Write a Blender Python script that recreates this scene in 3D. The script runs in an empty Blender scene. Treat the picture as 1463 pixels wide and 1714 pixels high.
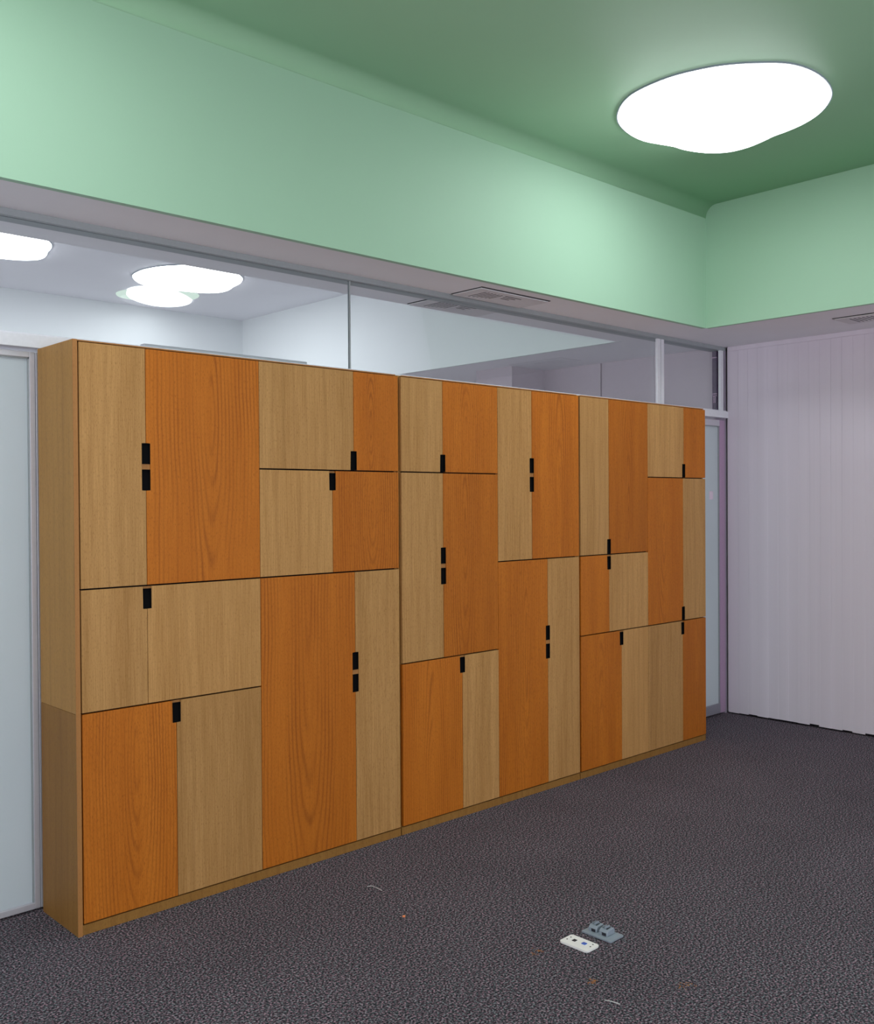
import bpy, bmesh, math, random
from mathutils import Vector, Matrix
random.seed(7)
S = bpy.context.scene
COL = S.collection

# ------------------------------------------------------------------ camera
FPX = 1650.44
cam_d = bpy.data.cameras.new('camera'); cam_d.sensor_fit = 'HORIZONTAL'; cam_d.sensor_width = 36.0
cam_d.lens = 36.0 * FPX / 1463.0; cam_d.clip_start = 0.05; cam_d.clip_end = 60
cam = bpy.data.objects.new('camera', cam_d); COL.objects.link(cam)
Rv = Vector((0.7281664, -0.6853714, -0.0063119)); Uv = Vector((0.0116524, 0.0031713, 0.9999271)); Wv = Vector((0.6853013, 0.7281869, -0.0102955))
M = Matrix.Identity(4)
for i in range(3):
    M[i][0] = Rv[i]; M[i][1] = Uv[i]; M[i][2] = -Wv[i]
M.translation = Vector((-1.5063, -3.5407, 1.595))
cam.matrix_world = M
S.camera = cam

# ------------------------------------------------------------------ world, exposure, lamp strengths
SKY = 2.5              # daylight through the openings added behind and left of the camera
w = bpy.data.worlds.new('world'); S.world = w; w.use_nodes = True
w.node_tree.nodes['Background'].inputs['Color'].default_value = (0.93, 0.95, 1.0, 1)
w.node_tree.nodes['Background'].inputs['Strength'].default_value = SKY
S.view_settings.view_transform = 'Standard'; S.view_settings.look = 'None'
S.view_settings.gamma = 1.0; S.view_settings.use_curve_mapping = False
S.view_settings.exposure = 0.0
LAMP_NEAR = 8.0        # radiance of the lamps in this room
LAMP_FAR = 14.0         # radiance of the lamps in the room behind the glass
LAMP_COL = (0.93, 0.97, 1.0)

# ------------------------------------------------------------------ dimensions (metres)
H = 2.2            # cabinet height
YP = 0.35          # room side face of the glazed partition
ZS = 2.734         # soffit
YF = -0.005        # long fascia
ZC = 3.537         # raised ceiling
XF = 4.278         # short fascia
XW = 5.12          # blinds plane
YFAR = 5.65

# ------------------------------------------------------------------ materials
def mat(name, col, rough=0.6, metal=0.0, spec=0.5, noise=None, bump=None):
    m = bpy.data.materials.new(name); m.use_nodes = True
    nt = m.node_tree; b = nt.nodes['Principled BSDF']
    b.inputs['Base Color'].default_value = (*col, 1); b.inputs['Roughness'].default_value = rough
    b.inputs['Metallic'].default_value = metal; b.inputs['Specular IOR Level'].default_value = spec
    tc = nt.nodes.new('ShaderNodeTexCoord')
    sc, amt = noise if noise else (60.0, 0.06)
    n = nt.nodes.new('ShaderNodeTexNoise'); n.inputs['Scale'].default_value = sc; n.inputs['Detail'].default_value = 4
    nt.links.new(tc.outputs['Object'], n.inputs['Vector'])
    mx = nt.nodes.new('ShaderNodeMix'); mx.data_type = 'RGBA'
    mx.inputs[6].default_value = (*[c * (1 - amt) for c in col], 1); mx.inputs[7].default_value = (*[min(1, c * (1 + amt)) for c in col], 1)
    nt.links.new(n.outputs['Fac'], mx.inputs[0]); nt.links.new(mx.outputs[2], b.inputs['Base Color'])
    if bump:
        n2 = nt.nodes.new('ShaderNodeTexNoise'); n2.inputs['Scale'].default_value = bump[0]; n2.inputs['Detail'].default_value = 3
        nt.links.new(tc.outputs['Object'], n2.inputs['Vector'])
        bp = nt.nodes.new('ShaderNodeBump'); bp.inputs['Strength'].default_value = bump[1]; bp.inputs['Distance'].default_value = 0.002
        nt.links.new(n2.outputs['Fac'], bp.inputs['Height']); nt.links.new(bp.outputs[0], b.inputs['Normal'])
    return m

def emis(name, col, strength):
    m = bpy.data.materials.new(name); m.use_nodes = True; nt = m.node_tree
    nt.nodes.remove(nt.nodes['Principled BSDF'])
    e = nt.nodes.new('ShaderNodeEmission'); e.inputs['Color'].default_value = (*col, 1); e.inputs['Strength'].default_value = strength
    nt.links.new(e.outputs[0], nt.nodes['Material Output'].inputs['Surface'])
    return m

def math_node(nt, op, a, b=None, c=None):
    n = nt.nodes.new('ShaderNodeMath'); n.operation = op
    for i, v in enumerate((a, b, c)):
        if v is None: continue
        if isinstance(v, (int, float)): n.inputs[i].default_value = v
        else: nt.links.new(v, n.inputs[i])
    return n.outputs[0]

def wood(name, c_lo, c_hi, c_line, freq, cathedral, line_amt, rough=0.55, band=0.5):
    """vertical grain veneer; every leaf gets its own offset through Object Info > Random"""
    m = bpy.data.materials.new(name); m.use_nodes = True; nt = m.node_tree; L = nt.links
    b = nt.nodes['Principled BSDF']; b.inputs['Roughness'].default_value = rough; b.inputs['Specular IOR Level'].default_value = 0.2
    tc = nt.nodes.new('ShaderNodeTexCoord'); oi = nt.nodes.new('ShaderNodeObjectInfo')
    sp = nt.nodes.new('ShaderNodeSeparateXYZ'); L.new(tc.outputs['Object'], sp.inputs[0])
    rnd = oi.outputs['Random']
    x = math_node(nt, 'ADD', sp.outputs[0], sp.outputs[1])
    off = math_node(nt, 'MULTIPLY', rnd, 37.0)
    xo = math_node(nt, 'ADD', x, off)
    def comb(xs, zs):
        c = nt.nodes.new('ShaderNodeCombineXYZ')
        L.new(math_node(nt, 'MULTIPLY', xo, xs), c.inputs[0]); L.new(math_node(nt, 'MULTIPLY', sp.outputs[2], zs), c.inputs[2]); L.new(off, c.inputs[1])
        return c.outputs[0]
    def noise(v, sc=1.0, det=3.0, rg=0.5):
        n = nt.nodes.new('ShaderNodeTexNoise'); n.inputs['Scale'].default_value = sc; n.inputs['Detail'].default_value = det; n.inputs['Roughness'].default_value = rg
        L.new(v, n.inputs['Vector']); return n.outputs['Fac']
    # slow figure
    slow = noise(comb(9.0, 0.45), 1.0, 2.0)
    fine = noise(comb(260.0, 5.0), 1.0, 3.0, 0.6)
    pores = noise(comb(460.0, 75.0), 1.0, 2.0, 0.6)
    wob = noise(comb(3.0, 1.4), 1.0, 2.0)
    if cathedral:
        # nested arches round a point chosen per leaf
        g = nt.nodes.new('ShaderNodeSeparateXYZ'); L.new(tc.outputs['Generated'], g.inputs[0])
        xc = math_node(nt, 'MULTIPLY_ADD', rnd, 0.3, 0.36)
        zc = math_node(nt, 'FRACT', math_node(nt, 'MULTIPLY', rnd, 7.3))
        dx = math_node(nt, 'SUBTRACT', g.outputs[0], xc)
        dz = math_node(nt, 'SUBTRACT', g.outputs[2], zc)
        r = math_node(nt, 'SQRT', math_node(nt, 'ADD', math_node(nt, 'MULTIPLY', dx, dx), math_node(nt, 'MULTIPLY', math_node(nt, 'MULTIPLY', dz, dz), 0.035)))
        v = math_node(nt, 'MULTIPLY_ADD', wob, 0.10, r)
        v = math_node(nt, 'MULTIPLY_ADD', fine, 0.012, v)
        bands = math_node(nt, 'MULTIPLY_ADD', math_node(nt, 'SINE', math_node(nt, 'MULTIPLY', v, freq)), 0.5, 0.5)
    else:
        v = math_node(nt, 'MULTIPLY_ADD', wob, 0.06, xo)
        v = math_node(nt, 'MULTIPLY_ADD', fine, 0.01, v)
        bands = math_node(nt, 'MULTIPLY_ADD', math_node(nt, 'SINE', math_node(nt, 'MULTIPLY', v, freq)), 0.5, 0.5)
    bands = math_node(nt, 'POWER', bands, 3.0)
    patch = noise(comb(14.0, 1.2), 1.0, 2.0)
    mr = nt.nodes.new('ShaderNodeMapRange'); mr.inputs[1].default_value = 0.35; mr.inputs[2].default_value = 0.65
    L.new(patch, mr.inputs[0])
    line = math_node(nt, 'MULTIPLY', math_node(nt, 'MULTIPLY', bands, mr.outputs[0]), line_amt)
    mr2 = nt.nodes.new('ShaderNodeMapRange'); mr2.inputs[1].default_value = 0.30; mr2.inputs[2].default_value = 0.70
    mixv = math_node(nt, 'MULTIPLY_ADD', fine, 0.60, math_node(nt, 'MULTIPLY', slow, band - 0.1))
    L.new(mixv, mr2.inputs[0])
    m1 = nt.nodes.new('ShaderNodeMix'); m1.data_type = 'RGBA'; m1.inputs[6].default_value = (*c_lo, 1); m1.inputs[7].default_value = (*c_hi, 1)
    L.new(mr2.outputs[0], m1.inputs[0])
    m2 = nt.nodes.new('ShaderNodeMix'); m2.data_type = 'RGBA'; m2.inputs[7].default_value = (*c_line, 1)
    L.new(m1.outputs[2], m2.inputs[6]); L.new(line, m2.inputs[0])
    mr3 = nt.nodes.new('ShaderNodeMapRange'); mr3.inputs[1].default_value = 0.54; mr3.inputs[2].default_value = 0.70; mr3.inputs[4].default_value = 0.55
    L.new(pores, mr3.inputs[0])
    m3 = nt.nodes.new('ShaderNodeMix'); m3.data_type = 'RGBA'; m3.inputs[7].default_value = (*c_line, 1)
    L.new(m2.outputs[2], m3.inputs[6]); L.new(mr3.outputs[0], m3.inputs[0])
    # leaf to leaf tone
    hs = nt.nodes.new('ShaderNodeHueSaturation')
    L.new(math_node(nt, 'MULTIPLY_ADD', math_node(nt, 'FRACT', math_node(nt, 'MULTIPLY', rnd, 13.7)), 0.16, 0.92), hs.inputs['Value'])
    L.new(m3.outputs[2], hs.inputs['Color']); L.new(hs.outputs[0], b.inputs['Base Color'])
    bp = nt.nodes.new('ShaderNodeBump'); bp.inputs['Strength'].default_value = 0.12; bp.inputs['Distance'].default_value = 0.001
    L.new(fine, bp.inputs['Height']); L.new(bp.outputs[0], b.inputs['Normal'])
    return m

M_light = wood('light oak veneer', (0.38, 0.180, 0.052), (0.62, 0.335, 0.125), (0.24, 0.105, 0.030), 117.0, False, 0.22)
M_teak = wood('orange teak veneer', (0.43, 0.113, 0.008), (0.58, 0.178, 0.018), (0.19, 0.042, 0.005), 185.0, True, 0.55)
M_edge = wood('oak edge lipping', (0.40, 0.175, 0.055), (0.46, 0.21, 0.07), (0.26, 0.10, 0.03), 90.0, False, 0.2)
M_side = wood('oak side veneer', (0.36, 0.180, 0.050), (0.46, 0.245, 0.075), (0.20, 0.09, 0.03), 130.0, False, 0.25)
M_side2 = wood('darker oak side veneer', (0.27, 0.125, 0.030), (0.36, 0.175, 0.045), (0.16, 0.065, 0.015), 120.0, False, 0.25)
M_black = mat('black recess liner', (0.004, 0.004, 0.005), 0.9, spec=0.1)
M_green = mat('green stretched paint', (0.385, 0.595, 0.435), 0.55, spec=0.3, noise=(3.0, 0.02), bump=(220, 0.05))
M_greenc = mat('green ceiling paint', (0.37, 0.61, 0.40), 0.6, spec=0.3, noise=(3.0, 0.02), bump=(220, 0.05))
M_soffit = mat('grey white soffit paint', (0.84, 0.82, 0.86), 0.8, noise=(4, 0.03), bump=(260, 0.08))
M_white = mat('white plaster', (0.80, 0.82, 0.84), 0.8, noise=(2, 0.02))
M_whitec = mat('white ceiling paint', (0.84, 0.83, 0.88), 0.8, noise=(2, 0.03))
M_wall = mat('grey wall paint', (0.55, 0.53, 0.55), 0.8)
M_alu = mat('brushed aluminium', (0.62, 0.60, 0.66), 0.38, 0.35)
M_track = mat('grey anodised track', (0.36, 0.39, 0.41), 0.55, 0.2)
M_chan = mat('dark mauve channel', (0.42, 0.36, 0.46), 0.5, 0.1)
M_stick = mat('pale pink sticker', (0.80, 0.66, 0.78), 0.5)
M_rail = mat('grey bottom rail', (0.30, 0.29, 0.34), 0.5, 0.3)
M_whitemet = mat('white coated metal', (0.78, 0.78, 0.84), 0.4)
M_mauve_refl = mat('mauve tinted frame', (0.50, 0.34, 0.50), 0.4, 0.3)  # aluminium stiles; the mauve is a reflection put into the colour
M_dark = mat('dark gap', (0.02, 0.018, 0.025), 0.8)
M_blind = mat('pale mauve blind fabric', (0.76, 0.69, 0.78), 0.85, noise=(30, 0.09), bump=(500, 0.1))
M_panel = mat('mauve grey wall panel', (0.60, 0.53, 0.58), 0.85)
M_purple = mat('dark purple glass', (0.06, 0.025, 0.08), 0.2)
M_pink = mat('pale pink line', (0.55, 0.35, 0.50), 0.5)
M_ventm = mat('vent metal', (0.70, 0.67, 0.70), 0.6)
M_ventd = mat('vent throat', (0.05, 0.05, 0.055), 0.9)
M_plate = mat('white plastic plate', (0.95, 0.92, 0.92), 0.4)
M_gplate = mat('blue grey plastic', (0.27, 0.31, 0.37), 0.5)
M_blue = mat('blue plastic', (0.05, 0.13, 0.55), 0.4)
M_hole = mat('dark socket hole', (0.02, 0.02, 0.03), 0.6)
M_orange = mat('orange scrap', (0.95, 0.30, 0.12), 0.6)
M_lint = mat('ochre lint', (0.42, 0.17, 0.05), 0.9)
M_slip = mat('white plastic slip', (0.62, 0.60, 0.60), 0.5)
M_lamp = emis('lamp diffuser glow', LAMP_COL, LAMP_NEAR)
M_lampf = emis('far lamp diffuser glow', LAMP_COL, LAMP_FAR)
M_lampb = emis('bowl lamp glow', LAMP_COL, 3.0)
M_wing = emis('pale green lamp wing glow', (0.72, 0.86, 0.78), 0.95)
M_rim = mat('lamp rim', (0.30, 0.34, 0.40), 0.5)

def glass(name, tint, gl=0.9):
    m = bpy.data.materials.new(name); m.use_nodes = True; nt = m.node_tree
    nt.nodes.remove(nt.nodes['Principled BSDF'])
    t = nt.nodes.new('ShaderNodeBsdfTransparent'); t.inputs['Color'].default_value = (*tint, 1)
    g = nt.nodes.new('ShaderNodeBsdfGlossy'); g.inputs['Roughness'].default_value = 0.01
    f = nt.nodes.new('ShaderNodeFresnel'); f.inputs['IOR'].default_value = 1.45
    x = nt.nodes.new('ShaderNodeMixShader')
    fm = math_node(nt, 'MULTIPLY', f.outputs[0], gl)
    nt.links.new(fm, x.inputs[0]); nt.links.new(t.outputs[0], x.inputs[1]); nt.links.new(g.outputs[0], x.inputs[2])
    nt.links.new(x.outputs[0], nt.nodes['Material Output'].inputs['Surface'])
    return m
M_glass = glass('clear glass', (0.95, 0.97, 0.97), 0.2)

def frosted():
    m = bpy.data.materials.new('frosted glass'); m.use_nodes = True; nt = m.node_tree
    b = nt.nodes['Principled BSDF']; b.inputs['Base Color'].default_value = (0.50, 0.58, 0.62, 1); b.inputs['Roughness'].default_value = 0.22
    tc = nt.nodes.new('ShaderNodeTexCoord'); n = nt.nodes.new('ShaderNodeTexNoise'); n.inputs['Scale'].default_value = 2.0
    nt.links.new(tc.outputs['Object'], n.inputs['Vector'])
    mx = nt.nodes.new('ShaderNodeMix'); mx.data_type = 'RGBA'; mx.inputs[6].default_value = (0.62, 0.68, 0.70, 1); mx.inputs[7].default_value = (0.70, 0.76, 0.79, 1)
    nt.links.new(n.outputs['Fac'], mx.inputs[0]); nt.links.new(mx.outputs[2], b.inputs['Base Color'])
    tr = nt.nodes.new('ShaderNodeBsdfTranslucent'); tr.inputs['Color'].default_value = (0.86, 0.90, 0.92, 1)
    x = nt.nodes.new('ShaderNodeMixShader'); x.inputs[0].default_value = 0.55
    nt.links.new(b.outputs[0], x.inputs[1]); nt.links.new(tr.outputs[0], x.inputs[2]); nt.links.new(x.outputs[0], nt.nodes['Material Output'].inputs['Surface'])
    return m
M_frost = frosted()

def carpet():
    m = bpy.data.materials.new('speckled carpet'); m.use_nodes = True; nt = m.node_tree; L = nt.links
    b = nt.nodes['Principled BSDF']; b.inputs['Roughness'].default_value = 0.95; b.inputs['Specular IOR Level'].default_value = 0.1
    tc = nt.nodes.new('ShaderNodeTexCoord')
    def noise(sc, det, off):
        mp = nt.nodes.new('ShaderNodeMapping'); mp.inputs['Location'].default_value = off; L.new(tc.outputs['Object'], mp.inputs['Vector'])
        n = nt.nodes.new('ShaderNodeTexNoise'); n.inputs['Scale'].default_value = sc; n.inputs['Detail'].default_value = det; n.inputs['Roughness'].default_value = 0.6
        L.new(mp.outputs[0], n.inputs['Vector']); return n.outputs['Fac']
    a = noise(135, 2.5, (0, 0, 0)); c = noise(110, 1.5, (5, 3, 1)); d = noise(1.3, 3, (2, 8, 0)); e = noise(70, 1.0, (9, 1, 4))
    r1 = nt.nodes.new('ShaderNodeValToRGB'); L.new(a, r1.inputs[0])
    r1.color_ramp.elements[0].position = 0.36; r1.color_ramp.elements[0].color = (0.008, 0.010, 0.014, 1)
    r1.color_ramp.elements[1].position = 0.68; r1.color_ramp.elements[1].color = (0.40, 0.34, 0.37, 1)
    k = r1.color_ramp.elements.new(0.50); k.color = (0.078, 0.070, 0.080, 1)
    r2 = nt.nodes.new('ShaderNodeValToRGB'); L.new(c, r2.inputs[0])
    r2.color_ramp.elements[0].position = 0.40; r2.color_ramp.elements[0].color = (0.78, 1.04, 1.04, 1)
    r2.color_ramp.elements[1].position = 0.60; r2.color_ramp.elements[1].color = (1.32, 0.94, 1.08, 1)
    mx = nt.nodes.new('ShaderNodeMix'); mx.data_type = 'RGBA'; mx.blend_type = 'MULTIPLY'; mx.inputs[0].default_value = 1
    L.new(r1.outputs[0], mx.inputs[6]); L.new(r2.outputs[0], mx.inputs[7])
    mr = nt.nodes.new('ShaderNodeMapRange'); mr.inputs[1].default_value = 0.3; mr.inputs[2].default_value = 0.7; mr.inputs[3].default_value = 0.88; mr.inputs[4].default_value = 1.10
    L.new(d, mr.inputs[0])
    hs = nt.nodes.new('ShaderNodeHueSaturation'); L.new(mr.outputs[0], hs.inputs['Value']); L.new(mx.outputs[2], hs.inputs['Color'])
    L.new(hs.outputs[0], b.inputs['Base Color'])
    bp = nt.nodes.new('ShaderNodeBump'); bp.inputs['Strength'].default_value = 0.6; bp.inputs['Distance'].default_value = 0.006
    L.new(a, bp.inputs['Height']); L.new(bp.outputs[0], b.inputs['Normal'])
    return m
M_carpet = carpet()

nt = M_blind.node_tree                                   # slats differ a little in tone: stretch the noise upright
for nd in [q for q in nt.nodes if q.type == 'TEX_NOISE' and abs(q.inputs['Scale'].default_value - 30) < 1]:
    mp = nt.nodes.new('ShaderNodeMapping'); mp.inputs['Scale'].default_value = (0.4, 0.42, 0.004)
    tcn = [q for q in nt.nodes if q.type == 'TEX_COORD'][0]
    nt.links.new(tcn.outputs['Object'], mp.inputs['Vector']); nt.links.new(mp.outputs[0], nd.inputs['Vector'])

# ------------------------------------------------------------------ mesh helpers
def new_obj(name, bm, m, parent=None, smooth=False, **props):
    me = bpy.data.meshes.new(name)
    bmesh.ops.recalc_face_normals(bm, faces=bm.faces)
    bm.to_mesh(me); bm.free()
    for mm in (m if isinstance(m, (list, tuple)) else [m]): me.materials.append(mm)
    if smooth:
        for p in me.polygons: p.use_smooth = True
    o = bpy.data.objects.new(name, me); COL.objects.link(o)
    if parent: o.parent = parent
    for k, v in props.items(): o[k] = v
    return o

def add_box(bm, x0, x1, y0, y1, z0, z1, bev=0.0):
    vs = [bm.verts.new((x, y, z)) for x in (x0, x1) for y in (y0, y1) for z in (z0, z1)]
    fs = [(0, 1, 3, 2), (4, 6, 7, 5), (0, 4, 5, 1), (2, 3, 7, 6), (0, 2, 6, 4), (1, 5, 7, 3)]
    faces = [bm.faces.new([vs[i] for i in f]) for f in fs]
    if bev > 0:
        es = list({e for f in faces for e in f.edges})
        bmesh.ops.bevel(bm, geom=es, offset=bev, segments=2, affect='EDGES', profile=0.5)
    return faces

def box(name, m, x0, x1, y0, y1, z0, z1, parent=None, bev=0.0, **props):
    bm = bmesh.new(); add_box(bm, x0, x1, y0, y1, z0, z1, bev)
    return new_obj(name, bm, m, parent, **props)

def boxes(name, m, L, parent=None, bev=0.0, **props):
    bm = bmesh.new()
    for b in L: add_box(bm, *b, bev=bev)
    return new_obj(name, bm, m, parent, **props)

def prism(name, m, pts, axis, a, b, parent=None, bev=0.0, smooth=False, **props):
    """closed outline extruded along axis ('x': pts are (y,z); 'y': (x,z); 'z': (x,y)) from a to b"""
    bm = bmesh.new()
    def P(p, t): return (t, p[0], p[1]) if axis == 'x' else ((p[0], t, p[1]) if axis == 'y' else (p[0], p[1], t))
    va = [bm.verts.new(P(p, a)) for p in pts]; vb = [bm.verts.new(P(p, b)) for p in pts]
    n = len(pts)
    fa = bm.faces.new(va); fb = bm.faces.new(vb[::-1])
    for i in range(n): bm.faces.new((va[i], vb[i], vb[(i + 1) % n], va[(i + 1) % n]))
    if bev > 0:
        es = [e for e in bm.edges if e in fa.edges]
        bmesh.ops.bevel(bm, geom=es, offset=bev, segments=1, affect='EDGES')
    return new_obj(name, bm, m, parent, smooth=smooth, **props)

def empty(name, loc, label=None, cat=None, group=None, kind=None):
    o = bpy.data.objects.new(name, None); COL.objects.link(o); o.location = loc; o.empty_display_size = 0.05
    if label: o['label'] = label
    if cat: o['category'] = cat
    if group: o['group'] = group
    if kind: o['kind'] = kind
    bpy.context.view_layer.update()
    return o

def adopt(root):
    """children were modelled in world coordinates: keep them there"""
    for c in root.children:
        c.matrix_parent_inverse = root.matrix_world.inverted()

ST = dict(kind='structure')
def st(label, cat): return dict(kind='structure', label=label, category=cat)

# ------------------------------------------------------------------ room shell
XL, YB = -4.0, -5.6
box('floor', M_carpet, XL, 5.6, YB, 6.6, -0.1, 0.0, **st('dark grey speckled carpet covering the whole floor', 'floor'))
R = 0.08
arc = [(YF - R + R * math.cos(t), ZC - R + R * math.sin(t)) for t in [math.radians(a) for a in range(0, 91, 6)]]
T = 0.03
outer = [(YF - R + (R + T) * math.cos(t), ZC - R + (R + T) * math.sin(t)) for t in [math.radians(a) for a in range(0, 91, 6)]]
# the long fascia, flat up to the cove
box('wall_back', M_green, XL, XF, YF, YF + T, ZS - 0.001, ZC - R, **st('long pale green fascia wall above the cabinets', 'wall'))
# the ceiling with its rounded cove
bm = bmesh.new()
prof = arc + [(YB, ZC), (YB, ZC + T)] + outer[::-1]
va = [bm.verts.new((XL, *p)) for p in prof]; vb = [bm.verts.new((XF, *p)) for p in prof]
n = len(prof)
bm.faces.new(va); bm.faces.new(vb[::-1])
for i in range(n):
    f = bm.faces.new((va[i], vb[i], vb[(i + 1) % n], va[(i + 1) % n]))
    f.smooth = i < len(arc)
ceil = new_obj('ceiling', bm, M_greenc, **st('raised green ceiling curving down into the long fascia', 'ceiling'))
# short fascia
pr = [(YF, ZS - 0.001)] + arc + [(YB, ZC), (YB, ZS - 0.001)]
prism('wall_right', M_green, pr, 'x', XF, XF + T, **st('short green fascia wall above the window blinds', 'wall'))
# soffits
box('ceiling_soffit', M_soffit, XL, XF + 0.001, YF + 0.001, YP + 0.05, ZS, ZS + 0.02, **st('narrow grey soffit strip between the green fascia and the glass', 'ceiling'))
box('ceiling_soffit', M_soffit, XF + 0.001, 5.6, YB, YP + 0.05, ZS + 0.0005, ZS + 0.02, **st('grey soffit strip above the window blinds', 'ceiling'))
# room walls outside the view, with openings added to let daylight in
boxes('wall_left', M_wall, [(XL - 0.1, XL, YB, 6.6, 0, 0.5), (XL - 0.1, XL, YB, 6.6, 2.6, 3.7), (XL - 0.1, XL, -0.4, 0.8, 0.5, 2.6), (XL - 0.1, XL, YB, -5.0, 0.5, 2.6), (XL - 0.1, XL, 6.1, 6.6, 0.5, 2.6)], **st('grey wall with window openings at the left end of the room', 'wall'))
boxes('wall_front', M_wall, [(XL, 5.6, YB - 0.1, YB, 0, 0.5), (XL, 5.6, YB - 0.1, YB, 2.6, 3.7), (XL, -3.4, YB - 0.1, YB, 0.5, 2.6), (4.6, 5.6, YB - 0.1, YB, 0.5, 2.6)], **st('grey wall with a long window opening opposite the cabinets', 'wall'))
box('wall_window', M_wall, 5.2, 5.3, YB, YP + 0.3, 0, ZS + 0.02, **st('grey wall behind the vertical blinds', 'wall'))
box('baseboard_right', M_dark, 5.185, 5.2, YB, YP, 0, 0.08, **st('dark skirting below the vertical blinds', 'baseboard'))

# ------------------------------------------------------------------ room beyond the glass
YO = YP + 0.10
box('ceiling_soffit', M_soffit, XL, 5.6, YO - 0.05, 0.725, ZS + 0.0003, ZS + 0.02, **st('grey soffit strip just behind the glass partition', 'ceiling'))
box('ceiling_soffit', M_soffit, XF + 0.001, 5.6, 0.725, 6.6, ZS + 0.0003, ZS + 0.02, **st('grey soffit along the side of the room behind the glass', 'ceiling'))
box('wall_beyond_front', M_white, XL, XF, 0.695, 0.725, ZS + 0.02, 3.6, **ST)
box('wall_beyond_right', M_white, XF, XF + T, 0.695, YFAR, ZS - 0.001, 3.6, **st('white fascia on the right of the room behind the glass', 'wall'))
box('wall_beyond_back', M_white, XL, XF + T, YFAR, YFAR + T, ZS, 3.6, **st('white fascia at the far end of the room behind the glass', 'wall'))
box('ceiling_beyond', M_whitec, XL, XF + T, 0.695, YFAR + T, 3.56, 3.6, **st('white raised ceiling of the room behind the glass', 'ceiling'))
box('ceiling_soffit', M_soffit, XL, XF, YFAR, 6.6, ZS, ZS + 0.02, **ST)
box('wall_beyond_end', M_white, XL, 5.6, 6.5, 6.6, 0, ZS, **st('white end wall of the room behind the glass', 'wall'))
boxes('wall_beyond_side', M_panel, [(5.08, 5.2, YP + 0.075, 1.46, 0, ZS), (5.08, 5.2, 1.475, 2.08, 0, ZS), (5.095, 5.2, 1.45, 1.48, 0, ZS)], **st('mauve grey wall panels behind the glass at the right', 'wall'))
box('wall_beyond_pier', M_panel, 4.66, 5.2, 2.08, 2.5, 0, ZS, **st('grey pier at the end of the wall panels behind the glass', 'wall'))
box('wall_beyond_side', M_wall, 5.2, 5.3, 2.5, 6.5, 0, ZS, **ST)
box('floor_beyond', M_wall, XL, 5.08, YO + 0.02, 6.5, 0.0, 0.004, **st('pale floor of the room behind the glass', 'floor'))  # out of view; kept pale to throw light up onto the far soffit
# narrow dark window at the near end of that wall
w5 = empty('window_5', (5.06, 0.4, 2.46), 'narrow dark purple window slot beside the end post of the glazing', 'window', kind='structure')
box('pane', M_purple, 5.062, 5.079, 0.384, 0.424, 2.262, 2.705, w5)
boxes('glazing_bar', M_pink, [(5.058, 5.062, 0.384, 0.424, 2.655, 2.662), (5.058, 5.062, 0.384, 0.424, 2.385, 2.391), (5.058, 5.062, 0.384, 0.424, 2.372, 2.376), (5.058, 5.062, 0.398, 0.402, 2.32, 2.372), (5.058, 5.062, 0.410, 0.413, 2.32, 2.372)], w5)
adopt(w5)

# ------------------------------------------------------------------ glazed partition
box('trim_1', M_track, XL, 5.13, YP, YO, ZS - 0.027, ZS + 0.001, bev=0.002, **st('grey head track of the glass partition along the soffit', 'track'))
boxes('trim_2', M_whitemet, [(XL, 5.13, YP - 0.02, YO, 2.205, 2.255), (XL, 5.13, YP - 0.005, YO, 2.255, 2.262)], bev=0.0015, **st('lavender white transom bar level with the cabinet tops', 'transom bar'))
m3 = empty('trim_3', (4.28, YP + .05, 2.26), 'white double mullion of the upper glazing near the right end', 'mullion', kind='structure')
boxes('post', M_whitemet, [(4.244, 4.280, YP, YP + 0.02, 2.262, ZS - 0.027), (4.288, 4.322, YP, YP + 0.02, 2.262, ZS - 0.027)], m3, bev=0.003)
box('groove', M_track, 4.280, 4.288, YP + 0.006, YP + 0.018, 2.262, ZS - 0.027, m3)
adopt(m3)
box('trim_4', M_whitemet, 5.055, 5.096, YP, YP + 0.02, 2.262, ZS - 0.027, bev=0.002, **st('slim white end post of the upper glazing in the corner', 'post'))
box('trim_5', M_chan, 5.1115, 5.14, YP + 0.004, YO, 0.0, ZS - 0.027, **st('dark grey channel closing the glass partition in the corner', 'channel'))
box('window_1', M_glass, XL, 1.578, YP + 0.022, YP + 0.030, 2.262, ZS - 0.027, **st('clear upper glass pane left of the thin joint', 'glass pane'))
box('window_2', M_glass, 1.586, 4.246, YP + 0.022, YP + 0.030, 2.262, ZS - 0.027, **st('clear upper glass pane between the thin joint and the white mullion', 'glass pane'))
box('window_3', M_glass, 4.322, 5.052, YP + 0.022, YP + 0.030, 2.262, ZS - 0.027, **st('small clear upper glass pane right of the white mullion', 'glass pane'))
box('trim_6', M_track, 1.578, 1.586, YP + 0.020, YP + 0.032, 2.262, ZS - 0.027, **st('thin grey joint between the two long upper panes', 'glass joint'))
# low rails lying on the transom behind the cabinets
t = box('trim_7', M_alu, 0.50, 1.36, YO - 0.02, YO + 0.02, 2.262, 2.288, bev=0.004, **st('low pale rail on the transom behind the first cabinet', 'rail'))

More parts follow.
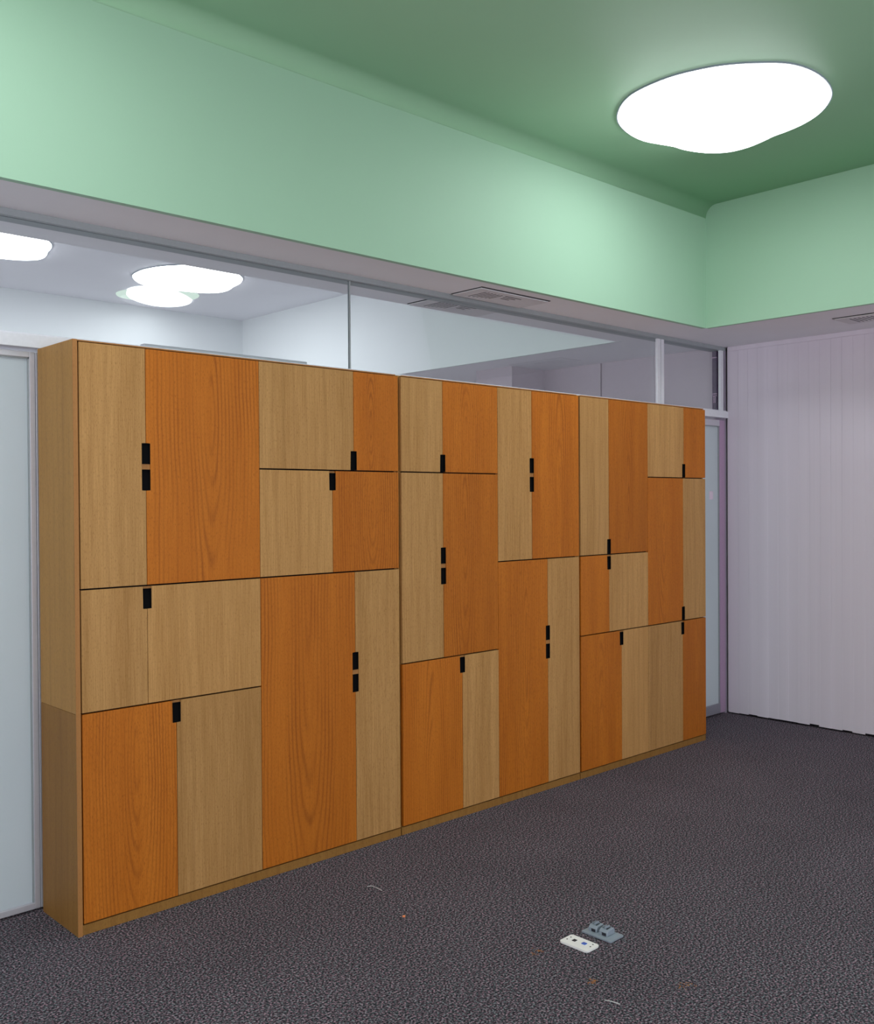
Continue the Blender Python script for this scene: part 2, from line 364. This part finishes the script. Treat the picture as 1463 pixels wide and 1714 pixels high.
def frame_panel(root, x0, x1, z0, z1, sw, rt, rb, y0, y1, m_stile, m_rail, m_glass, m_bot=None):
    box('stile', m_stile, x0, x0 + sw, y0, y1, z0, z1, root, 0.002)
    box('stile', m_stile, x1 - sw, x1, y0, y1, z0, z1, root, 0.002)
    box('top_rail', m_rail, x0 + sw, x1 - sw, y0, y1, z1 - rt, z1, root, 0.002)
    box('bottom_rail', m_bot or m_rail, x0 + sw, x1 - sw, y0, y1, z0, z0 + rb, root, 0.002)
    g = box('frosted_pane', m_glass, x0 + sw - 0.004, x1 - sw + 0.004, y0 + 0.014, y0 + 0.022, z0 + rb - 0.004, z1 - rt + 0.004, root)
    boxes('glazing_bead', M_track, [(x0 + sw, x0 + sw + 0.005, y0 + 0.006, y0 + 0.014, z0 + rb, z1 - rt), (x1 - sw - 0.005, x1 - sw, y0 + 0.006, y0 + 0.014, z0 + rb, z1 - rt),
          (x0 + sw, x1 - sw, y0 + 0.006, y0 + 0.014, z1 - rt - 0.005, z1 - rt)], root)

d2 = empty('window_4', (-0.6, YP + 0.02, 0.01), 'frosted glass partition panel in an aluminium frame left of the cabinets', 'glass panel', kind='structure')
frame_panel(d2, -1.25, 0.0, 0.008, 2.190, 0.022, 0.022, 0.024, YP, YP + 0.04, M_alu, M_alu, M_frost); adopt(d2)
for k, (a, b) in enumerate([(-2.6, -1.27), (-3.98, -2.62), (0.0015, 1.42), (1.44, 2.84), (2.86, 4.24)]):
    q = empty('window_%d' % (6 + k), ((a + b) / 2, YP + 0.02, 0.01), None, None, kind='structure')
    frame_panel(q, a, b, 0.008, 2.190, 0.022, 0.022, 0.024, YP, YP + 0.04, M_alu, M_alu, M_frost); adopt(q)
d1 = empty('door_1', (4.68, YP + 0.02, 0.005), 'frosted glass door in a mauve grey frame between the cabinets and the blinds', 'door', kind='structure')
frame_panel(d1, 4.26, 5.110, 0.012, 2.188, 0.070, 0.045, 0.070, YP, YP + 0.04, M_mauve_refl, M_alu, M_frost, M_rail)
box('sticker', M_stick, 4.915, 4.965, YP + 0.012, YP + 0.0138, 1.60, 1.66, d1)
adopt(d1)

# ------------------------------------------------------------------ lamps
OUT = [(2.585, -0.54), (2.49, -0.63), (2.429, -0.719), (2.402, -0.792), (2.386, -0.893), (2.386, -0.995), (2.405, -1.082), (2.439, -1.177), (2.49, -1.259), (2.556, -1.333), (2.632, -1.4), (2.706, -1.433), (2.796, -1.451), (2.906, -1.451), (3.01, -1.434), (3.103, -1.403), (3.174, -1.362), (3.255, -1.296), (3.32, -1.216), (3.367, -1.122), (3.393, -1.026), (3.405, -0.951), (3.431, -0.878), (3.456, -0.774), (3.445, -0.666), (3.383, -0.586), (3.305, -0.539), (3.217, -0.51), (3.141, -0.5), (3.046, -0.467), (2.947, -0.438), (2.822, -0.442), (2.688, -0.48)]
LC = (2.93, -0.95)
def smooth_loop(P, k=3):
    o = []
    n = len(P)
    for i in range(n):
        p0, p1, p2, p3 = P[i - 1], P[i], P[(i + 1) % n], P[(i + 2) % n]
        for j in range(k):
            t = j / k
            o.append(tuple(0.5 * ((2 * p1[a]) + (-p0[a] + p2[a]) * t + (2 * p0[a] - 5 * p1[a] + 4 * p2[a] - p3[a]) * t * t + (-p0[a] + 3 * p1[a] - 3 * p2[a] + p3[a]) * t ** 3) for a in (0, 1)))
    return o
LO = [(x - LC[0], y - LC[1]) for x, y in smooth_loop(OUT)]
def dome_mesh(name, outline, drop, m, parent, z=0.0, edge=0.016):
    """shallow bulging diffuser: outline at the ceiling, swelling down to 'drop' in the middle"""
    bm = bmesh.new(); rings = []
    prof = [(1.0, 0.0), (0.996, -edge * 0.6), (0.985, -edge), (0.93, -edge - drop * 0.18), (0.8, -edge - drop * 0.5), (0.55, -edge - drop * 0.82), (0.28, -edge - drop * 0.96)]
    for s, dz in prof: rings.append([bm.verts.new((x * s, y * s, z + dz)) for x, y in outline])
    n = len(outline)
    for a, b in zip(rings, rings[1:]):
        for i in range(n): bm.faces.new((a[i], a[(i + 1) % n], b[(i + 1) % n], b[i]))
    c = bm.verts.new((0, 0, z - edge - drop))
    for i in range(n): bm.faces.new((rings[-1][i], rings[-1][(i + 1) % n], c))
    bm.faces.new(rings[0][::-1])
    return new_obj(name, bm, m, parent, smooth=True)
def rim_mesh(outline, m, parent, z=0.0):
    bm = bmesh.new(); n = len(outline)
    ra = [bm.verts.new((x * 1.012, y * 1.012, z)) for x, y in outline]; rb = [bm.verts.new((x * 1.012, y * 1.012, z - 0.008)) for x, y in outline]
    rc = [bm.verts.new((x * 1.001, y * 1.001, z - 0.008)) for x, y in outline]; rd = [bm.verts.new((x * 1.001, y * 1.001, z)) for x, y in outline]
    for A, B in ((ra, rb), (rb, rc), (rc, rd), (rd, ra)):
        for i in range(n): bm.faces.new((A[i], A[(i + 1) % n], B[(i + 1) % n], B[i]))
    return new_obj('rim', bm, m, parent)

def lamp(loc, label, m, sx=1.0, sy=1.0, group=None, rot=0.0, drop=0.04):
    r = empty('ceiling_lamp', loc, label, 'ceiling lamp', group)
    o = [(x * sx, y * sy) for x, y in LO]
    if rot: o = [(x * math.cos(rot) - y * math.sin(rot), x * math.sin(rot) + y * math.cos(rot)) for x, y in o]
    dome_mesh('diffuser', o, drop, m, r); rim_mesh(o, M_rim, r)
    return r
main = lamp((LC[0], LC[1], ZC), 'large white blob-shaped lamp glowing on the green ceiling', M_lamp)
# unseen lamps of the same shape, added to brighten the room
for k, (x, y) in enumerate([(-0.62, -1.05), (-0.62, -3.9), (2.98, -4.34)]):
    lamp((x, y, ZC), label=['white blob-shaped lamp on the green ceiling, left of the frame', 'white blob-shaped lamp on the green ceiling above the camera', 'white blob-shaped lamp on the green ceiling, right of the frame'][k], m=M_lamp, sx=(1, 1, .6)[k], sy=(1, 1, .6)[k], group='lamps of this room outside the view')
G = 'lamps in the room behind the glass'
lamp((2.86, 4.20, 3.56), 'large white lamp behind the glass, upper one of the overlapping pair', M_lampf, 0.88, 1.0, G)
lamp((1.13, 4.10, 3.56), 'white lamp behind the glass cut by the left edge of the photo', M_lampf, 0.9, 0.95, G)
# lower lamp of the pair: a round bowl between two pale green wings
l2 = empty('ceiling_lamp', (3.00, 5.06, 3.56), 'smaller white lamp behind the glass with pale green wing tips, lower of the pair', 'ceiling lamp', G)
def ell(a, b, cy):
    """ellipse with half width a across the view of the room and b along it"""
    return [(a * math.cos(t) * 0.728 + (b * math.sin(t) + cy) * 0.685, -a * math.cos(t) * 0.685 + (b * math.sin(t) + cy) * 0.728) for t in [i * math.tau / 48 for i in range(48)]]
bowl = ell(0.29, 0.44, 0.0); wing = ell(0.385, 0.28, -0.06)
dome_mesh('bowl', bowl, 0.04, M_lampb, l2); o = dome_mesh('wing_panel', wing, 0.01, M_wing, l2, edge=0.012); o['label'] = 'pale green wing tips'

# ------------------------------------------------------------------ air vents
def vent(root_loc, size, label, rot=0.0):
    r = empty('air_vent', root_loc, label, 'air vent', 'square ceiling air vents')
    r.rotation_euler = (0, 0, rot)
    hx, hy = size[0] / 2, size[1] / 2
    box('shadow_gap', M_ventd, -hx, hx, -hy, hy, -0.003, 0, r)
    box('frame', M_ventm, -hx + 0.006, hx - 0.006, -hy + 0.010, hy - 0.004, -0.009, -0.003, r, 0.001)
    zt = -0.0096; L = []
    for i in range(6):
        x = -hx + 0.085 + i * 0.026
        L.append((x, x + 0.008, -hy + 0.055, hy - 0.045 - 0.006 * i, zt, -0.008))
    for i in range(3):
        L.append((-hx + 0.245 + 0.012 * i, -hx + 0.375 - 0.020 * i, -hy + 0.055 + 0.028 * i, -hy + 0.064 + 0.028 * i, zt, -0.008))
    boxes('louvre', M_ventd, L, r)
    return r
vent((2.54, 0.22, ZS), (0.56, 0.235), 'grey square air vent on the soffit in front of the glass')
vent((2.54, 0.578, ZS), (0.56, 0.245), 'grey air vent on the soffit seen through the glass')
vent((4.70, -1.0, ZS), (0.56, 0.25), 'grey air vent on the soffit above the window blinds', math.radians(-90))

# ------------------------------------------------------------------ vertical blinds
vb = empty('vertical_blind', (XW, -2.5, 0.02), 'pale mauve grey vertical blind hanging from soffit to carpet at the right', 'vertical blind')
bm = bmesh.new(); y = YP - 0.012; k = 0
while y > YB + 0.1:
    wdt = 0.089; pitch = 0.078
    tilt = random.uniform(-0.0008, 0.0008) + 0.0016
    zb = 0.012 + random.uniform(-0.004, 0.004) + 0.003 * (k % 3)
    ycs = [y, y - wdt * 0.25, y - wdt * 0.5, y - wdt * 0.75, y - wdt]
    xb = [0.0, -0.0006, -0.0008, -0.0006, 0.0]
    ra, rb_ = [], []
    for (yy, xx, s) in zip(ycs, xb, (1, .5, 0, -.5, -1)):
        X = XW + 0.008 + xx + tilt * s
        ra.append((X, yy))
    v0 = [bm.verts.new((X, yy, zb)) for X, yy in ra]; v1 = [bm.verts.new((X, yy, ZS - 0.03)) for X, yy in ra]
    v2 = [bm.verts.new((X + 0.0012, yy, zb)) for X, yy in ra]; v3 = [bm.verts.new((X + 0.0012, yy, ZS - 0.03)) for X, yy in ra]
    for i in range(4):
        bm.faces.new((v0[i], v0[i + 1], v1[i + 1], v1[i])); bm.faces.new((v2[i + 1], v2[i], v3[i], v3[i + 1]))
        bm.faces.new((v0[i + 1], v0[i], v2[i], v2[i + 1])); bm.faces.new((v1[i], v1[i + 1], v3[i + 1], v3[i]))
    bm.faces.new((v0[0], v1[0], v3[0], v2[0])); bm.faces.new((v1[4], v0[4], v2[4], v3[4]))
    y -= pitch; k += 1
new_obj('slats', bm, M_blind, vb)
box('head_rail', M_blind, XW - 0.002, XW + 0.035, YB + 0.05, YP - 0.02, ZS - 0.032, ZS, vb)
adopt(vb)

# ------------------------------------------------------------------ cabinets
Z0, Z1, Z2, Z3, Z4 = 0.040, 0.820, 1.279, 1.739, 2.195
GAP = 0.0022
SW, SH = 0.0185, 0.090      # half width and height of one finger slot
TH = 0.018
def leaf(root, x0, x1, z0, z1, m, side, slot):
    """one door leaf with its half of the finger slot cut out of the edge 'side' ('l' or 'r'); slot = (za, zb)"""
    x0 += GAP / 2; x1 -= GAP / 2; z0 += 0.003; z1 -= 0.003
    za, zb = slot
    cut = SW - GAP / 2
    if side == 'r':
        P = [(x0, z0)]
        if za <= z0: P += [(x1 - cut, z0), (x1 - cut, zb), (x1, zb), (x1, z1), (x0, z1)]
        elif zb >= z1: P += [(x1, z0), (x1, za), (x1 - cut, za), (x1 - cut, z1), (x0, z1)]
        else: P += [(x1, z0), (x1, za), (x1 - cut, za), (x1 - cut, zb), (x1, zb), (x1, z1), (x0, z1)]
    else:
        P = [(x1, z0), (x1, z1)]
        if za <= z0: P += [(x0, z1), (x0, zb), (x0 + cut, zb), (x0 + cut, z0)]
        elif zb >= z1: P += [(x0 + cut, z1), (x0 + cut, za), (x0, za), (x0, z0)]
        else: P += [(x0, z1), (x0, zb), (x0 + cut, zb), (x0 + cut, za), (x0, za), (x0, z0)]
    d = prism('door', m, P, 'y', 0.0, TH, root, bev=0.0008)
    d['label'] = 'orange teak door leaf' if m is M_teak else 'light oak door leaf'
    return d

def cabinet(x0, x1, xm, cols, label, lside):
    r = empty('locker_cabinet', ((x0 + x1) / 2, 0.17, 0), label, 'cabinet', 'wooden locker cabinets along the partition')
    D = YP - 0.024
    a = x0 + (0.0 if lside else 0.004); b = x1 - 0.003
    sp = 0.018
    yl = 0.0 if lside else 0.020
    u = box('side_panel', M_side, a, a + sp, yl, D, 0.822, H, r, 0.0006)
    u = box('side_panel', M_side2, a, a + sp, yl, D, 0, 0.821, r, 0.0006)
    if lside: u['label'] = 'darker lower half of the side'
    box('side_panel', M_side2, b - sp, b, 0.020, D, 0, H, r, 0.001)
    if lside: box('edge_lipping', M_edge, a - 0.0004, a + sp - 0.001, -0.0022, 0.0, 0.0, H, r)
    box('top_panel', M_edge, a + sp, b - sp, 0.002, D, H - 0.005, H, r, 0.0008)
    box('back_panel', M_black, a + sp, b - sp, D - 0.008, D, 0.04, H - 0.005, r)
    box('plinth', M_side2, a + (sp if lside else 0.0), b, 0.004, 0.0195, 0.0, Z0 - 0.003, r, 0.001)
    box('bottom_panel', M_black, a + sp, b - sp, 0.0196, D - 0.008, Z0 - 0.018, Z0, r)
    box('divider', M_black, xm - 0.009, xm + 0.009, 0.022, D - 0.008, Z0, H - 0.005, r)
    for ci, (cx0, cx1, rows) in enumerate(cols):
        for (za, zb, sx, lm, rm, kind) in rows:
            if kind == 'top': slot = (zb - SH, zb); parts = [(zb - SH, zb - 0.012)]
            elif kind == 'bottom': slot = (za, za + SH); parts = [(za + 0.004, za + SH)]
            else:
                zc_ = kind; slot = (zc_ - 0.0915, zc_ + 0.0915); parts = [(zc_ - 0.0915, zc_ - 0.010), (zc_ + 0.011, zc_ + 0.0915)]
            leaf(r, cx0, sx, za, zb, lm, 'r', slot); leaf(r, sx, cx1, za, zb, rm, 'l', slot)
            # black cup behind the slot
            hw = SW - 0.0003
            L = []
            for p, q in parts:
                L += [(sx - hw, sx + hw, 0.012, 0.030, p, q), (sx - hw, sx - hw + 0.0012, 0.0015, 0.012, p, q), (sx + hw - 0.0012, sx + hw, 0.0015, 0.012, p, q),
                      (sx - hw, sx + hw, 0.0015, 0.012, p, p + 0.0012), (sx - hw, sx + hw, 0.0015, 0.012, q - 0.0012, q)]
            boxes('pull_recess', M_black, L, r)
            if kind == 'top': box('shelf_lip', M_edge, sx - SW + 0.001, sx + SW - 0.001, 0.008, TH + 0.03, zb - 0.0118, zb - 0.003, r)
            elif kind != 'bottom': box('shelf_lip', M_edge, sx - SW + 0.0005, sx + SW - 0.0005, 0.004, TH + 0.03, kind - 0.010, kind + 0.011, r)
    # dark interior carcass face behind the gaps
    for (p, q), rows in (((a + sp, xm - 0.009), cols[0][2]), ((xm + 0.009, b - sp), cols[1][2])):
        for z in sorted({t[0] for t in rows} - {Z0}):
            box('shelf', M_black, p, q, 0.019, D - 0.008, z - 0.008, z + 0.008, r)
    adopt(r)
    return r
Lt, Tk = M_light, M_teak
cabinet(0.0, 1.583, 0.800, [
    (0.0225, 0.800, [(Z2, Z4, 0.286, Lt, Tk, Z3 - 0.002), (Z1, Z2, 0.286, Lt, Lt, 'top'), (Z0, Z1, 0.406, Tk, Lt, 'top')]),
    (0.800, 1.576, [(Z3, Z4, 1.306, Lt, Tk, 'bottom'), (Z2, Z3, 1.184, Lt, Tk, 'top'), (Z0, Z2, 1.308, Tk, Lt, Z1 - 0.002)])],
    'leftmost wooden locker cabinet, widest of the three, with its side panel showing', True)
cabinet(1.583, 2.943, 2.264, [
    (1.594, 2.264, [(Z3, Z4, 1.868, Lt, Tk, 'bottom'), (Z1, Z3, 1.868, Lt, Tk, Z2 - 0.002), (Z0, Z1, 1.997, Tk, Lt, 'top')]),
    (2.264, 2.938, [(Z2, Z4, 2.534, Lt, Tk, Z3 - 0.002), (Z0, Z2, 2.661, Tk, Lt, Z1 - 0.002)])],
    'middle wooden locker cabinet between two dark vertical joints', False)
cabinet(2.943, 4.275, 3.614, [
    (2.951, 3.614, [(Z2, Z4, 3.219, Lt, Tk, 'bottom'), (Z1, Z2, 3.219, Tk, Lt, 'top'), (Z0, Z1, 3.339, Tk, Lt, 'top')]),
    (3.614, 4.270, [(Z3, Z4, 4.014, Lt, Tk, 'bottom'), (Z1, Z3, 4.004, Tk, Lt, 'bottom'), (Z0, Z1, 3.997, Lt, Tk, 'top')])],
    'rightmost wooden locker cabinet beside the frosted glass door', False)

# ------------------------------------------------------------------ floor outlets and scraps
wp = empty('socket_cover', (1.276, -1.316, 0.0), 'white rectangular socket cover plate lying on the carpet', 'socket cover')
def rrect(hx, hy, r, n=5):
    P = []
    for cx, cy, a0 in ((hx - r, hy - r, 0), (-hx + r, hy - r, 90), (-hx + r, -hy + r, 180), (hx - r, -hy + r, 270)):
        for i in range(n + 1):
            a = math.radians(a0 + 90 * i / n); P.append((cx + r * math.cos(a), cy + r * math.sin(a)))
    return P
prism('plate', M_plate, rrect(0.037, 0.063, 0.010), 'z', 0.001, 0.008, wp, bev=0.0015)
def disc(name, m, x, y, r, z, parent, h=0.0012):
    P = [(x + r * math.cos(i * math.tau / 16), y + r * math.sin(i * math.tau / 16)) for i in range(16)]
    return prism(name, m, P, 'z', z, z + h, parent)
for x, y in ((0.014, 0.049), (-0.008, 0.049), (0.022, -0.044), (0.002, -0.048)): disc('screw_hole', M_hole, x, y, 0.0028, 0.0075, wp)
box('black_port', M_hole, -0.006, 0.010, 0.016, 0.030, 0.0075, 0.0095, wp, 0.0006)
box('blue_port', M_blue, -0.002, 0.013, -0.026, -0.010, 0.0075, 0.0105, wp, 0.0006)
wp.rotation_euler = (0, 0, 0.01)
gp = empty('floor_outlet', (1.400, -1.325, 0.0), 'blue grey floor outlet plate with two raised sockets behind the white plate', 'floor outlet')
prism('plate', M_gplate, rrect(0.040, 0.066, 0.003, 2), 'z', 0.001, 0.008, gp, bev=0.002)
for yc in (0.034, -0.014):
    pts = [(-0.016, 0.008), (-0.016, 0.020), (-0.008, 0.028), (0.024, 0.030), (0.032, 0.022), (0.032, 0.008)]
    prism('socket', M_gplate, pts, 'y', yc - 0.019, yc + 0.017, gp, bev=0.002)
    box('opening', M_hole, -0.0172, -0.014, yc - 0.014, yc + 0.004, 0.009, 0.019, gp)
    boxes('rib', M_gplate, [(-0.006, 0.022, yc - 0.003, yc + 0.001, 0.027, 0.036), (-0.004, 0.022, yc + 0.009, yc + 0.012, 0.027, 0.034)], gp, 0.0006)
    box('slit', M_hole, -0.004, 0.018, yc - 0.010, yc - 0.007, 0.0285, 0.0312, gp)
gp.rotation_euler = (0, 0, 0.01)

def strip(name, P, r, m, **props):
    """thin bent rod lying on the carpet"""
    bm = bmesh.new(); rings = []
    for i, p in enumerate(P):
        p = Vector(p); d = (Vector(P[min(i + 1, len(P) - 1)]) - Vector(P[max(i - 1, 0)])).normalized()
        s = d.cross(Vector((0, 0, 1))).normalized(); u = s.cross(d)
        rings.append([bm.verts.new(p + (s * math.cos(a) + u * math.sin(a)) * r) for a in [k * math.tau / 6 for k in range(6)]])
    for a, b in zip(rings, rings[1:]):
        for i in range(6): bm.faces.new((a[i], a[(i + 1) % 6], b[(i + 1) % 6], b[i]))
    bm.faces.new(rings[0]); bm.faces.new(rings[-1][::-1])
    return new_obj(name, bm, m, **props)
strip('plastic_sliver', [(1.020, -1.622, 0.003), (1.026, -1.645, 0.005), (1.033, -1.672, 0.003)], 0.0015, M_slip, label='short white plastic sliver on the carpet in front of the socket plates', category='scrap')
strip('pale_thread', [(1.062, -0.375, 0.004), (1.080, -0.383, 0.005), (1.083, -0.41, 0.004), (1.080, -0.45, 0.004)], 0.0012, M_slip, label='thin pale thread on the carpet near the middle cabinet', category='scrap')
def lump(name, c, r, m, seed, sz=0.7, **props):
    rg = random.Random(seed); bm = bmesh.new()
    bmesh.ops.create_icosphere(bm, subdivisions=2, radius=r)
    for v in bm.verts: v.co *= rg.uniform(0.7, 1.2); v.co.z *= sz; v.co += Vector(c)
    return new_obj(name, bm, m, **props)
lump('orange_crumb', (0.980, -0.699, 0.003), 0.006, M_orange, 3, label='small bright orange crumb on the carpet', category='scrap')
def fluff(c, seed, label):
    rg = random.Random(seed); bm = bmesh.new()
    for i in range(15):
        a = rg.uniform(0, math.pi); p = Vector((c[0] + rg.gauss(0, 0.014), c[1] + rg.gauss(0, 0.011), 0.002 + rg.uniform(0, 0.002)))
        d = Vector((math.cos(a), math.sin(a), 0)) * rg.uniform(0.002, 0.005); s = Vector((-d.y, d.x, 0)).normalized() * 0.0006
        q = [p - d - s, p + d - s, p + d + s, p - d + s]
        vs = [bm.verts.new(v) for v in q] + [bm.verts.new(v + Vector((0, 0, 0.0015))) for v in q]
        for f in ((0, 1, 2, 3), (7, 6, 5, 4), (0, 4, 5, 1), (1, 5, 6, 2), (2, 6, 7, 3), (3, 7, 4, 0)): bm.faces.new([vs[k] for k in f])
    return new_obj('lint_tuft', bm, M_lint, label=label, category='lint', group='ochre lint tufts on the carpet')
fluff((1.123, -1.25), 1, 'ochre lint tuft on the carpet left of the white socket plate')
fluff((1.085, -1.517), 2, 'ochre lint tuft on the carpet below the white socket plate')
fluff((1.283, -1.748), 3, 'ochre lint tuft on the carpet right of the white plastic sliver')
